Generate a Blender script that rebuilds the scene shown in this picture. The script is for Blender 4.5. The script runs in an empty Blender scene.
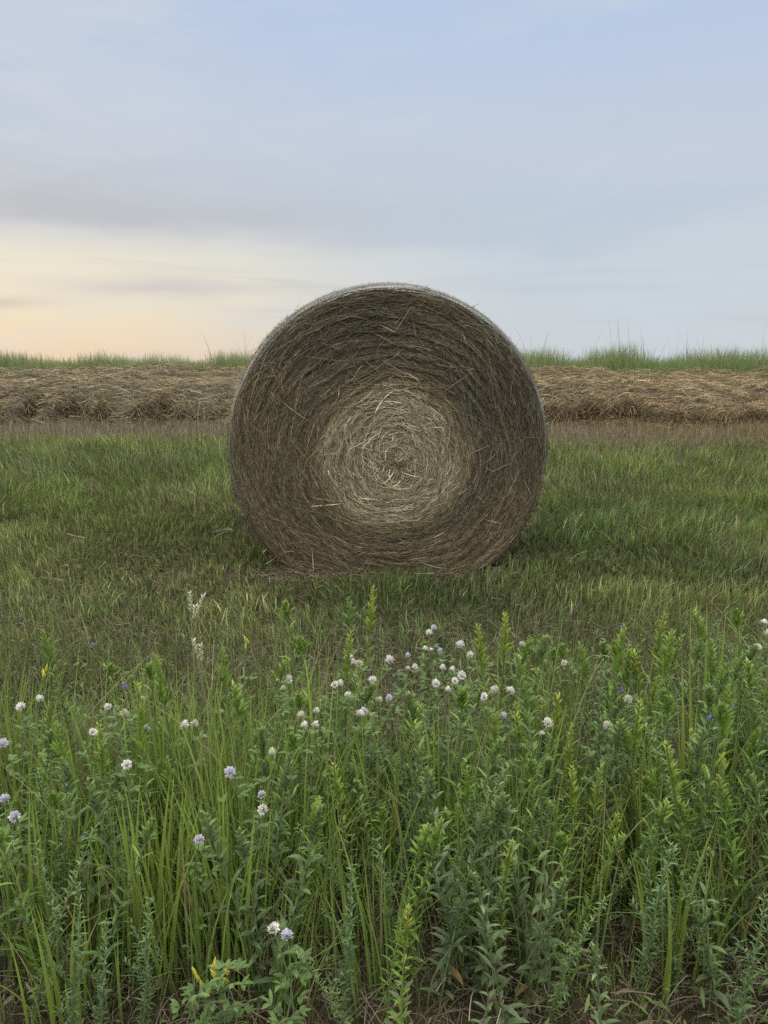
import bpy, math, random
import numpy as np
from mathutils import Vector

rng = np.random.default_rng(7)
random.seed(7)
scene = bpy.context.scene
COL = scene.collection

# ------------------------------------------------------------------ helpers
def s2l(r, g, b):
    f = lambda c: (c/255/12.92 if c <= 10 else ((c/255+0.055)/1.055)**2.4)
    return (f(r), f(g), f(b))

def tag(o, label=None, cat=None, group=None, kind=None):
    if label: o['label'] = label
    if cat: o['category'] = cat
    if group: o['group'] = group
    if kind: o['kind'] = kind
    return o

def quads(name, V, Q, C, mat, parent=None, smooth=False):
    """one mesh object from vertex, quad and vertex-colour arrays"""
    V = np.ascontiguousarray(V, dtype=np.float32).reshape(-1, 3)
    Q = np.ascontiguousarray(Q, dtype=np.int32).reshape(-1, 4)
    me = bpy.data.meshes.new(name)
    me.vertices.add(len(V)); me.vertices.foreach_set('co', V.ravel())
    me.loops.add(Q.size); me.loops.foreach_set('vertex_index', Q.ravel())
    me.polygons.add(len(Q)); me.polygons.foreach_set('loop_start', np.arange(0, Q.size, 4, dtype=np.int32))
    if smooth: me.polygons.foreach_set('use_smooth', np.ones(len(Q), dtype=bool))
    me.update(calc_edges=True)
    if C is not None:
        C = np.asarray(C, dtype=np.float32).reshape(-1, 3)
        a = me.color_attributes.new('Col', 'FLOAT_COLOR', 'POINT')
        a.data.foreach_set('color', np.c_[np.clip(C, 0, 1), np.ones(len(C), dtype=np.float32)].astype(np.float32).ravel())
    me.materials.append(mat)
    o = bpy.data.objects.new(name, me); COL.objects.link(o)
    if parent: o.parent = parent
    return o

class Bag:
    """collects quads of many little pieces into one mesh"""
    def __init__(s): s.V, s.Q, s.C, s.n = [], [], [], 0
    def add(s, V, Q, C):
        V = np.asarray(V, float).reshape(-1, 3); Q = np.asarray(Q, int).reshape(-1, 4)
        C = np.asarray(C, float)
        if C.ndim == 1: C = np.tile(C, (len(V), 1))
        s.V.append(V); s.Q.append(Q + s.n); s.C.append(C.reshape(-1, 3)); s.n += len(V)
    def obj(s, name, mat, parent=None, smooth=False):
        return quads(name, np.concatenate(s.V), np.concatenate(s.Q), np.concatenate(s.C), mat, parent, smooth)

def ribbons(C, S, col, tipcol=None):
    """C (n,k,3) centre lines, S (n,k,3) half-width vectors, col (n,3)"""
    n, k, _ = C.shape
    V = np.stack([C - S, C + S], axis=2)                       # n,k,2,3
    i = (np.arange(n)[:, None]*k + np.arange(k-1)[None])*2     # n,k-1
    Q = np.stack([i, i+1, i+3, i+2], axis=-1).reshape(-1, 4)
    t = np.linspace(0, 1, k)[None, :, None]
    if tipcol is None: cc = np.repeat(col[:, None], k, 1)
    else: cc = col[:, None]*(1-t) + tipcol[:, None]*t
    cc = np.repeat(cc[:, :, None], 2, 2)
    return V.reshape(-1, 3), Q, cc.reshape(-1, 3)

def blades(base, h, az, lean, w, k=4, bend=1.8, droop=0.25):
    """upright grass blades; returns centre lines and half widths"""
    n = len(base); t = np.linspace(0, 1, k)[None, :]
    hor = (lean*h)[:, None]*t**bend
    up = h[:, None]*(t - droop*np.minimum(lean, 1.6)[:, None]*t**2.5)
    C = np.empty((n, k, 3))
    C[..., 0] = base[:, 0, None] + np.cos(az)[:, None]*hor
    C[..., 1] = base[:, 1, None] + np.sin(az)[:, None]*hor
    C[..., 2] = base[:, 2, None] + up
    f = rng.uniform(0, 2*np.pi, n)
    prof = w[:, None]*0.5*np.maximum(1 - t**2.2, 0.06)*(0.65 + 0.35*np.minimum(t*4, 1))
    S = np.zeros((n, k, 3))
    S[..., 0] = np.cos(f)[:, None]*prof; S[..., 1] = np.sin(f)[:, None]*prof
    return C, S

def straws(base, L, az, pitch, w, arc, k=4):
    """lying stalks: base is the middle"""
    n = len(base); t = np.linspace(-.5, .5, k)[None, :]
    turn = rng.normal(0, .3, n)[:, None]
    a = az[:, None] + turn*t
    C = np.empty((n, k, 3))
    C[..., 0] = base[:, 0, None] + np.cos(a)*L[:, None]*t
    C[..., 1] = base[:, 1, None] + np.sin(a)*L[:, None]*t
    C[..., 2] = base[:, 2, None] + (L*pitch)[:, None]*t + (arc*L)[:, None]*(.25 - t**2)*4*.3
    ro = rng.uniform(-1.2, 1.2, n)
    S = np.empty((n, k, 3))
    S[..., 0] = (-np.sin(a)*np.cos(ro)[:, None])*w[:, None]*.5
    S[..., 1] = (np.cos(a)*np.cos(ro)[:, None])*w[:, None]*.5
    S[..., 2] = (np.sin(ro)*w*.5)[:, None]
    return C, S

_lat = np.random.default_rng(99).uniform(0, 1, (256, 256))
def vn(x, y, s=1.0, o=0):
    x = np.asarray(x, float)/s + 37.3 + o*17.7; y = np.asarray(y, float)/s + 91.1 + o*5.3
    xi = np.floor(x).astype(int); yi = np.floor(y).astype(int)
    fx = x - xi; fy = y - yi; fx = fx*fx*(3-2*fx); fy = fy*fy*(3-2*fy)
    g = lambda a, b: _lat[a % 256, b % 256]
    return (g(xi, yi)*(1-fx) + g(xi+1, yi)*fx)*(1-fy) + (g(xi, yi+1)*(1-fx) + g(xi+1, yi+1)*fx)*fy
def fbm(x, y, s=1.0, o=0):
    return .5*vn(x, y, s, o) + .3*vn(x, y, s/2.1, o+1) + .2*vn(x, y, s/4.3, o+2)
def ss(a, b, x):
    t = np.clip((np.asarray(x, float)-a)/(b-a), 0, 1); return t*t*(3-2*t)
def lerp(a, b, t):
    t = np.asarray(t)[..., None]; return np.asarray(a)*(1-t) + np.asarray(b)*t

# ------------------------------------------------------------------ materials
def mat_new(name):
    m = bpy.data.materials.new(name); m.use_nodes = True
    nt = m.node_tree; nt.nodes.clear(); return m, nt, nt.nodes, nt.links

def plant_mat(name, trans=.3, rough=.55, spec=.25, noise=0.0, scale=60):
    m, nt, N, L = mat_new(name)
    out = N.new('ShaderNodeOutputMaterial'); at = N.new('ShaderNodeAttribute'); at.attribute_name = 'Col'
    p = N.new('ShaderNodeBsdfPrincipled'); p.inputs['Roughness'].default_value = rough
    p.inputs['Specular IOR Level'].default_value = spec
    src = at.outputs['Color']
    if noise:
        tc = N.new('ShaderNodeTexCoord'); nz = N.new('ShaderNodeTexNoise'); nz.inputs['Scale'].default_value = scale
        L.new(tc.outputs['Object'], nz.inputs['Vector'])
        mp = N.new('ShaderNodeMapRange'); mp.inputs[1].default_value = .3; mp.inputs[2].default_value = .7
        mp.inputs[3].default_value = 1-noise; mp.inputs[4].default_value = 1+noise
        L.new(nz.outputs['Fac'], mp.inputs[0])
        mx = N.new('ShaderNodeVectorMath'); mx.operation = 'SCALE'
        L.new(src, mx.inputs[0]); L.new(mp.outputs[0], mx.inputs['Scale']); src = mx.outputs[0]
    L.new(src, p.inputs['Base Color'])
    if trans:
        tr = N.new('ShaderNodeBsdfTranslucent'); L.new(src, tr.inputs['Color'])
        mix = N.new('ShaderNodeMixShader'); mix.inputs[0].default_value = trans
        L.new(p.outputs[0], mix.inputs[1]); L.new(tr.outputs[0], mix.inputs[2]); L.new(mix.outputs[0], out.inputs['Surface'])
    else:
        L.new(p.outputs[0], out.inputs['Surface'])
    return m

M_GRASS = plant_mat('grass_blades', .28, .55, .16)
M_LEAF = plant_mat('weed_leaves', .24, .6, .14, .18, 90)
M_STEM = plant_mat('weed_stems', 0, .6, .25, .15, 50)
M_PETAL = plant_mat('flower_petals', .3, .7, .1)
M_STRAW = plant_mat('dry_straw', .12, .6, .25, .15, 30)
M_HAY = plant_mat('bale_hay', .05, .65, .2, .25, 45)
M_NET = plant_mat('net_wrap_plastic', .25, .4, .4)

def ground_mat():
    m, nt, N, L = mat_new('soil_and_thatch')
    out = N.new('ShaderNodeOutputMaterial'); p = N.new('ShaderNodeBsdfPrincipled'); p.inputs['Roughness'].default_value = .95
    p.inputs['Specular IOR Level'].default_value = .1
    tc = N.new('ShaderNodeTexCoord')
    n1 = N.new('ShaderNodeTexNoise'); n1.inputs['Scale'].default_value = 1.3; n1.inputs['Detail'].default_value = 6
    n2 = N.new('ShaderNodeTexNoise'); n2.inputs['Scale'].default_value = 45; n2.inputs['Detail'].default_value = 5
    for n in (n1, n2): L.new(tc.outputs['Object'], n.inputs['Vector'])
    r1 = N.new('ShaderNodeValToRGB'); r1.color_ramp.elements[0].color = (.030, .030, .014, 1); r1.color_ramp.elements[1].color = (.065, .050, .030, 1)
    r1.color_ramp.elements[0].position = .35; r1.color_ramp.elements[1].position = .65
    r2 = N.new('ShaderNodeValToRGB'); r2.color_ramp.elements[0].color = (.35, .35, .35, 1); r2.color_ramp.elements[1].color = (1.4, 1.4, 1.4, 1)
    L.new(n1.outputs['Fac'], r1.inputs[0]); L.new(n2.outputs['Fac'], r2.inputs[0])
    mx = N.new('ShaderNodeMixRGB'); mx.blend_type = 'MULTIPLY'; mx.inputs[0].default_value = 1
    L.new(r1.outputs[0], mx.inputs[1]); L.new(r2.outputs[0], mx.inputs[2]); L.new(mx.outputs[0], p.inputs['Base Color'])
    b = N.new('ShaderNodeBump'); b.inputs['Strength'].default_value = .8; b.inputs['Distance'].default_value = .03
    L.new(n2.outputs['Fac'], b.inputs['Height']); L.new(b.outputs[0], p.inputs['Normal']); L.new(p.outputs[0], out.inputs['Surface'])
    return m
M_SOIL = ground_mat()

# ------------------------------------------------------------------ terrain
CAM_H = 1.15
def gz(x, y):
    """height of the ground"""
    x = np.asarray(x, float); y = np.asarray(y, float)
    z = .05*(fbm(x, y, 2.2, 3) - .5)*ss(1.5, 4, y)
    crest = 20 + .8*(vn(x, y*0, 6, 8) - .5)
    z = z + ss(13.8, 20.5, y)*(.90 + .05*np.clip(-x/8, -1, 1))*1.0 + .35*ss(14.0, 15.6, y)*(1-ss(15.6, 20.5, y))
    z = z + .05*(vn(x, y, 3.5, 12) - .5)*ss(15, 19, y)*(1-ss(30, 60, y))
    z = z + .16*(fbm(x, y*.4, 2.4, 15)-.5)*ss(16, 19, y)*(1-ss(30, 60, y)) - .03*np.clip(y-20.5, 0, 40)
    return z

xs = np.concatenate([-np.geomspace(900, 20, 22), np.linspace(-19, 19, 231), np.geomspace(20, 900, 22)])
ys = np.concatenate([-np.geomspace(900, 2, 22), np.linspace(-1.5, 24, 171), np.geomspace(25, 900, 26)])
X, Y = np.meshgrid(xs, ys); Z = gz(X, Y)
V = np.stack([X, Y, Z], -1).reshape(-1, 3); nx = len(xs); ny = len(ys)
i = (np.arange(ny-1)[:, None]*nx + np.arange(nx-1)[None]).ravel()
g = quads('ground', V, np.stack([i, i+1, i+nx+1, i+nx], -1), None, M_SOIL, smooth=True)
tag(g, 'dark soil and thatch of the field, rising to a low bank behind the bale', 'ground', kind='structure')

# ------------------------------------------------------------------ camera
PITCH = math.radians(10.75); F = 774.0
cam = bpy.data.cameras.new('camera'); co = bpy.data.objects.new('camera', cam); COL.objects.link(co)
co.location = (0, 0, CAM_H); co.rotation_euler = (math.pi/2 - PITCH, 0, 0)
cam.sensor_fit = 'VERTICAL'; cam.sensor_height = 24; cam.lens = 24*F/1024
cam.clip_start = .05; cam.clip_end = 3000
scene.camera = co

def at(px, py, h):
    """ground spot of a plant of height h seen with its tip at this place in the photo"""
    u = (px-384)/F; v = (512-py)/F
    d = Vector((u, math.cos(PITCH) + v*math.sin(PITCH), -math.sin(PITCH) + v*math.cos(PITCH)))
    t = (h - CAM_H)/d.z
    return d.x*t, d.y*t

# ------------------------------------------------------------------ the bale
BX, BY, R, BZ = 0.018, 4.1, .862, .705
FLAT = .70
LEN = 1.25
def squash(x, z):
    """flattened where it sits on the ground"""
    k = .035; d = z + FLAT
    return x*(1 + .03*ss(.1, .7, -z)), -FLAT + np.where(d > .3, d, k*np.log1p(np.exp(np.clip(d/k, -30, 30))))
CX, CZ = .045, -.065       # winding centre, off from the middle
def face_y(r):
    q = np.clip(r/R, 0, 1.05)
    bulge = -.055*(1-q**2)
    sh = np.where(q > .93, .07*((q-.93)/.07)**2.2, 0)
    return bulge + sh
def face_xyz(r, th, dep):
    # rings start round the winding centre and drift to the bale's own centre
    q = np.clip(r/R, 0, 1); cx = CX*(1-q); cz = CZ*(1-q)
    wob = 1 + (1-q**3)*(.018*np.sin(3*th + 1 + 5*q) + .012*np.sin(7*th - 7*q) + .006*np.sin(13*th + 11*q))
    x = cx + r*wob*np.cos(th); z = cz + r*wob*np.sin(th)
    step = (.004 + .012*vn(np.cos(th)*2+r*4, np.sin(th)*2, .7, 19))*(((r/.055) + th/(2*np.pi) + .6*np.sin(2*th+r*9)) % 1.0) * ss(.02, .12, r)*(1-ss(.86, .95, q))
    x, z = squash(x, z)
    return np.stack([BX + x, BY + face_y(r) + step + dep, BZ + z], -1)

def bale_colour(r, th):
    q = r/R
    tan = np.array([.245, .213, .146]); mid = np.array([.134, .109, .066]); dark = np.array([.070, .061, .044]); grey = np.array([.070, .072, .056])
    edge = q + .05*(fbm(np.cos(th)*3*q, np.sin(th)*3*q, .5, 4) - .5)*2
    edge = edge + .05*(vn(np.cos(th)*3, np.sin(th)*3, .8, 18) - .4)
    c = lerp(tan, mid, ss(.36, .47, edge))
    c = lerp(c, dark, ss(.42, .58, edge)*(.35 + .5*ss(-.3, .9, np.sin(th+.35)))*(.6+.8*vn(np.cos(th)*q*5, np.sin(th)*q*5, 1, 6)))
    # the reddish lower rim
    c = lerp(c, np.array([.142, .112, .070]), ss(.6, .9, edge)*ss(.2, .9, -np.sin(th))*.5)
    # greyish crescent of hay right of the core
    ring = np.exp(-((edge-.53)/.05)**2)*ss(-.1, .7, np.cos(th+.55))*ss(.25, .6, vn(np.cos(th)*4, np.sin(th)*4, 1, 14))
    c = lerp(c, grey, np.clip(ring*.8, 0, .75))
    c = lerp(c, tan*1.0, (1-ss(.05, .3, edge))*.5)
    c = lerp(c, dark, (1-ss(.03, .075, q))*.7)
    return c

def make_bale():
    root = bpy.data.objects.new('hay_bale', None); root.location = (BX, BY+LEN/2, 0); COL.objects.link(root)
    tag(root, 'big round hay bale resting on its curved side in mown grass, swirled straw end', 'hay bale')
    off = -np.array(root.location)
    roll = Bag(); core = Bag()
    # solid body under the strands: profile swept round
    rs = np.r_[np.linspace(.002, .9, 20)*R, .94*R, .97*R, .99*R, R]
    th = np.linspace(0, 2*np.pi, 161)
    prof = [face_xyz(np.full(161, r), th, .03) for r in rs]
    dz = [(R*.997, .16), (R, .3), (R, .6), (R, .95), (R*.99, 1.15), (R*.95, 1.22), (R*.8, 1.26), (.002, 1.27)]
    for r, d in dz:
        x, z = squash(r*np.cos(th), r*np.sin(th)); prof.append(np.stack([BX+x, np.full(161, BY+d), BZ+z], -1))
    P = np.stack(prof); n, k = P.shape[:2]
    i = (np.arange(n-1)[:, None]*k + np.arange(k-1)[None]).ravel()
    cc = np.concatenate([bale_colour(np.full(161, r), th)*.35 for r in rs] + [np.tile([.17, .15, .115], (161, 1)) for _ in dz])  # face under the strands darkened in colour for shade in the gaps
    roll.add(P + off, np.stack([i, i+k, i+k+1, i+1], -1), cc)

    def strand_set(bag, n, r, th, L, jit, wid, lift, bright, k=6, stray=0):
        t = np.linspace(-.5, .5, k)[None]
        rad = r[:, None] + L[:, None]*t*np.sin(jit)[:, None] + (rng.normal(0, .05, n)*L)[:, None]*(t*2)**2
        rad = np.abs(rad) + 1e-3
        ang = th[:, None] + L[:, None]*t*np.cos(jit)[:, None]/np.maximum(r[:, None], .07)
        dep = -lift[:, None]*np.ones_like(t) - np.abs(rng.normal(0, .006+stray, n))[:, None]*(t*2)**2*rng.choice([0, 1], n, p=[.6, .4])[:, None]
        lim = np.minimum(rad, R*.972)
        P = face_xyz(lim, ang, dep)
        T = np.gradient(P, axis=1); T /= np.linalg.norm(T, axis=-1, keepdims=True) + 1e-9
        ro = rng.uniform(-1.0, 1.0, n)
        A = np.stack([np.zeros(n), -np.cos(ro), np.zeros(n)], -1)[:, None] + np.stack([np.cos(th)*np.sin(ro), np.zeros(n), np.sin(th)*np.sin(ro)], -1)[:, None]
        S = np.cross(T, np.broadcast_to(A, T.shape)); S /= np.linalg.norm(S, axis=-1, keepdims=True) + 1e-9
        tap = (1 - .7*np.abs(t*2)**3)[..., None]
        S = S*wid[:, None, None]*.5*tap
        c = bale_colour(r, th)*bright[:, None]*(1 + rng.normal(0, .035, (n, 3)))
        V, Q, Cc = ribbons(P + off, S, c)
        bag.add(V, Q, Cc)
    # outer windings
    def br(n, pale): 
        b = np.exp(rng.normal(-.08, .36, n)); m = rng.random(n) < pale; b[m] *= rng.uniform(1.4, 2.1, m.sum()); return b
    n = 48000
    r = R*np.sqrt(rng.uniform(.15, .925, n)); t_ = rng.uniform(0, 2*np.pi, n)
    strand_set(roll, n, r, t_, rng.uniform(.06, .33, n), rng.normal(0, .15, n)*rng.choice([1, 1, 2.2], n), rng.uniform(.0015, .0034, n), rng.uniform(-.018, .012, n), br(n, .05))
    n = 700                                   # stray stalks lying across the windings
    r = R*np.sqrt(rng.uniform(.15, .88, n)); t_ = rng.uniform(0, 2*np.pi, n)
    strand_set(roll, n, r, t_, rng.uniform(.05, .17, n), rng.normal(0, .6, n), rng.uniform(.002, .0038, n), rng.uniform(.008, .022, n), br(n, .35), stray=.012)
    # pale core
    n = 15000
    r = R*np.sqrt(rng.uniform(.0, .235, n)); t_ = rng.uniform(0, 2*np.pi, n)
    strand_set(core, n, r, t_, rng.uniform(.04, .17, n), rng.normal(0, .30, n)*(1+1.2*np.exp(-r/.12)), rng.uniform(.0017, .0036, n), rng.uniform(-.016, .014, n), br(n, .08))
    n = 500
    r = np.abs(rng.normal(0, .07, n)); t_ = rng.uniform(0, 2*np.pi, n)
    strand_set(core, n, r, t_, rng.uniform(.04, .13, n), rng.uniform(-1.5, 1.5, n), rng.uniform(.0028, .005, n), rng.uniform(-.005, .025, n), br(n, .15), stray=.01)
    # curved side: windings under the net
    n = 9000
    y0 = rng.uniform(.06, LEN-.1, n); t_ = rng.uniform(0, 2*np.pi, n); L = rng.uniform(.08, .3, n)
    tt = np.linspace(-.5, .5, 5)[None]
    ang = t_[:, None] + L[:, None]*tt/R; rr = R + rng.uniform(-.012, .008, n)[:, None] + 0*tt
    yy = BY + y0[:, None] + (rng.normal(0, .2, n)*L)[:, None]*tt
    x, z = squash(rr*np.cos(ang), rr*np.sin(ang))
    P = np.stack([BX+x, yy, BZ+z], -1)
    S = np.zeros_like(P); S[..., 1] = rng.uniform(.001, .0024, n)[:, None]
    c = np.array([.20, .165, .10])*br(n, .1)[:, None]
    roll.add(*ribbons(P+off, S, c))
    # fuzz poking out all round the rim
    n = 2000
    th_ = rng.uniform(0, 2*np.pi, n); th_[:700] = rng.uniform(2.1, 3.0, 700)
    y0 = np.abs(rng.normal(.03, .12, n)); L = rng.uniform(.008, .03, n)*np.where(rng.random(n) < .06, 2.0, 1)
    tt = np.linspace(0, 1, 4)[None]; sl = rng.normal(0, .9, n)[:, None]
    rr = R*.985 + L[:, None]*tt; ang = th_[:, None] + sl*L[:, None]*tt**1.3/R*1.4
    x, z = squash(rr*np.cos(ang), rr*np.sin(ang))
    P = np.stack([BX+x, BY+.04+y0[:, None]-L[:, None]*rng.uniform(-.3, .6, n)[:, None]*tt, BZ+z], -1)
    S = np.zeros_like(P); S[..., 0] = -np.sin(ang); S[..., 2] = np.cos(ang); S *= rng.uniform(.0006, .0013, n)[:, None, None]
    roll.add(*ribbons(P+off, S, np.array([.30, .26, .17])*br(n, .1)[:, None]))
    roll.obj('hay_roll', M_HAY, root)
    c = core.obj('hay_core', M_HAY, root); tag(c, 'paler tan straw at the centre of the rolled face')
    # net wrap: threads round the roll and zigzag threads between, over the shoulder of the face
    net = Bag(); k = 181; th = np.linspace(0, 2*np.pi, k)
    def sweep(s):      # path over the shoulder: s metres from the face edge backwards
        a = np.clip(s/.13, 0, 1)
        r = R*(.945 + .058*np.sin(a*np.pi/2)) + .002
        y = face_y(np.minimum(r, R)) * (1-a) + (.055 + (s-.06))*a
        return r, np.where(s < .13, face_y(np.full_like(s, .945*R))*(1-a) + a*.12 + 0*s, s)
    def netpt(s, th, lift=.003):
        r, y = sweep(s); r = r + lift
        x, z = squash(r*np.cos(th), r*np.sin(th)); return np.stack([BX+x, BY+y-.004*(1-np.clip(s/.13, 0, 1)), BZ+z], -1)
    rings = np.r_[np.arange(.012, .13, .006), np.arange(.13, LEN-.06, .016)]
    for s in rings:
        s_ = s + .004*np.sin(th*5 + s*40) + .003*np.sin(th*11+s*91)
        s_ = np.maximum(s_ + (.05*(vn(np.cos(th)*2, np.sin(th)*2, .6, 5)-.55) if s < .1 else 0), .0)
        A = netpt(np.maximum(s_-.0014, 0), th); B_ = netpt(s_+.0014, th)
        V = np.concatenate([A, B_]) + off; i = np.arange(k-1)
        net.add(V, np.stack([i, i+1, i+1+k, i+k], -1), np.array([.36, .36, .34]))
    nz = 300                                   # zigzag cross threads
    tz = np.linspace(0, 2*np.pi, nz*2+1)
    for a, b in zip(rings[1:-1:1], rings[2::1]):
        if a > .5: break
        s_ = np.where(np.arange(nz*2+1) % 2 == 0, a, b)
        A = netpt(s_, tz - .0008, .0035); B_ = netpt(s_, tz + .0008, .0035)
        V = np.concatenate([A, B_]) + off; i = np.arange(nz*2)
        net.add(V, np.stack([i, i+1, i+1+nz*2+1, i+nz*2+1], -1), np.array([.34, .34, .32]))
    o = net.obj('net_wrap', M_NET, root); tag(o, 'thin whitish net wrapped round the curved side')
    return root
make_bale()

# ------------------------------------------------------------------ grass and dry growth of the field
def scatter(n, x0, x1, y0, y1):
    return rng.uniform(x0, x1, n), rng.uniform(y0, y1, n)
def wedge(n, y0, y1, pw=1.0, side=1.5):
    """spots spread over the view and some way to both sides; pw=1 even, 0 dense near"""
    u = rng.random(n); y = y0*(y1/y0)**u if pw == 0 else np.sqrt(y0*y0 + u*(y1*y1-y0*y0))
    x = rng.uniform(-1, 1, n)*(.52*y + side); return x, y

GREEN = np.array([.088, .122, .033]); YGREEN = np.array([.135, .152, .044]); BLUEG = np.array([.064, .100, .040])
OLIVE = np.array([.082, .092, .036]); TAN = np.array([.165, .135, .085]); BROWN = np.array([.09, .07, .045])
def greenery(x, y):
    """0 dry thatch .. 1 lush: how green the meadow is at a spot"""
    a = fbm(x, y, 1.6, 21)
    lush = ss(3.2, 5.4, y + (a-.5)*2.6)
    lush = .62 + .38*lush; lush = lush*(.78 + .35*ss(-1, 3, -x)*ss(6, 9, y)) - .55*ss(10.3, 12.2, y + (a-.5)*2.5)
    lush = lush + (.35*ss(.9, 1.6, x)*ss(3.0, 4.0, y)*(1-ss(5, 7, y)))
    return np.clip(lush*(.55 + .9*fbm(x, y, .7, 31)), 0, 1)

def meadow():
    bag = Bag()
    # standing regrowth
    n = 310000
    x, y = wedge(n, 2.5, 13.6, 1, 3.0); m = rng.random(n) < np.clip(9.0/y, .72, 2)/1.6
    # densest close to the viewer
    n2 = 115000; x2, y2 = wedge(n2, 2.4, 7.0, 0, .8)
    x = np.r_[x[m], x2]; y = np.r_[y[m], y2]
    # gather into tufts
    cx = np.round(x/.09 + rng.normal(0, .2, len(x)))*.09; cy = np.round(y/.09 + rng.normal(0, .2, len(x)))*.09
    jx = cx + .045*(vn(cx, cy, .05, 2)-.5)*2; jy = cy + .045*(vn(cx, cy, .05, 3)-.5)*2
    pull = rng.random(len(x))*.8
    x = x*(1-pull) + jx*pull; y = y*(1-pull) + jy*pull
    inb = (np.abs(x-BX) < .42) & (y > BY-.04) & (y < BY+LEN)
    x, y = x[~inb], y[~inb]
    n = len(x); gr = greenery(x, y)
    keep = rng.random(n) < (.5 + .3*gr)*(1 - ss(9.8, 12.4, y + 3.0*(fbm(x, y, .8, 23)-.5))); x, y, gr = x[keep], y[keep], gr[keep]; n = len(x)
    tuft = np.clip(.55*vn(x, y, .17, 41) + .6*vn(x, y, .45, 43) - .07, 0, 1)
    h = (.035 + .045*gr + .16*gr*tuft**1.7)*rng.uniform(.55, 1.35, n)*(.8 + .45*ss(4, 9, y))
    near = np.exp(-((x-BX)/1.0)**2)*np.exp(-((y-BY+.05)/.18)**2); h = h*(1-.35*near)
    lean = np.abs(rng.normal(.28, .34, n)); az = rng.uniform(0, 2*np.pi, n)*.65 + 5*vn(x, y, .8, 51)
    w = rng.uniform(.0032, .0075, n)*(.80 + .085*np.clip(y, 3, 13))
    c = lerp(OLIVE, GREEN, np.clip(gr*1.3, 0, 1)); c = lerp(c, YGREEN, rng.random(n)*.6*vn(x, y, 1.1, 61))
    c = lerp(c, BLUEG, .55*ss(.5, .75, fbm(x, y, 1.9, 71))); dry = rng.random(n) < (.30 - .16*gr + .16*ss(.45, .7, fbm(x, y, 1.4, 77)) + .25*ss(9.5, 12, y)); c[dry] = TAN*rng.uniform(.55, 1.05, (dry.sum(), 1))
    c = c*np.exp(rng.normal(.05, .40, n) + .8*(tuft-.5))[:, None]  # tone follows tuft height: shade between tufts put into the blade colour
    base = np.stack([x, y, gz(x, y)-.005], -1)
    C, S = blades(base, h, az, lean, w, 4)
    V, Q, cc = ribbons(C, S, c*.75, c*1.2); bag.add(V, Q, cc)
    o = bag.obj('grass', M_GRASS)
    tag(o, 'short green regrown meadow grass around and behind the bale', 'grass', kind='stuff')
    # dead mown stalks lying between
    bag = Bag(); n = 60000
    x, y = wedge(n, 2.3, 12.5, 0, 1.0); gr = greenery(x, y)
    keep = rng.random(n) < .62 - .58*gr; x, y = x[keep], y[keep]; n = len(x)
    base = np.stack([x, y, gz(x, y) + rng.uniform(.004, .055, n)], -1)
    c = lerp(TAN*.7, BROWN, rng.random(n)); c = lerp(c, OLIVE, rng.random(n)); c = c*np.exp(rng.normal(-.1, .35, n))[:, None]
    pale = rng.random(n) < .025; c[pale] = np.array([.22, .19, .13])
    C, S = straws(base, rng.uniform(.02, .08, n), rng.uniform(0, 2*np.pi, n), rng.normal(0, .45, n), rng.uniform(.0014, .0026, n)*(.7+.09*y), rng.uniform(0, .12, n))
    bag.add(*ribbons(C, S, c))
    n = 3200                                      # hay fallen and pressed flat along the foot of the bale
    th_ = rng.uniform(-1, 1, n); x = BX + th_*.62 + rng.normal(0, .06, n); y = BY - .02 - np.abs(rng.normal(0, .07, n)) + .25*np.maximum(np.abs(th_)-.75, 0)
    base = np.stack([x, y, gz(x, y) + rng.uniform(.005, .05, n)*np.exp(-(BY-y)/.12)], -1)
    C, S = straws(base, rng.uniform(.04, .16, n), rng.normal(0, .7, n), rng.normal(0, .3, n), rng.uniform(.0016, .003, n), rng.uniform(0, .3, n), 5)
    bag.add(*ribbons(C, S, lerp(np.array([.10, .082, .05]), np.array([.17, .14, .088]), rng.random(n))*rng.uniform(.6, 1.2, (n, 1))))
    n = 40                                       # single long pale stalks
    x, y = wedge(n, 2.6, 6.0, 1, .8)
    base = np.stack([x, y, gz(x, y) + rng.uniform(.04, .1, n)], -1)
    C, S = straws(base, rng.uniform(.08, .22, n), rng.normal(0, .9, n), rng.normal(0, .15, n), rng.uniform(.0022, .0035, n), rng.uniform(0, .4, n), 5)
    bag.add(*ribbons(C, S, np.array([.24, .21, .14])*rng.uniform(.6, 1.2, (n, 1))))
    o = bag.obj('dead_grass', M_STRAW)
    tag(o, 'mown dry brown stalks lying matted among the meadow grass', 'dead grass', kind='stuff')
meadow()

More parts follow.
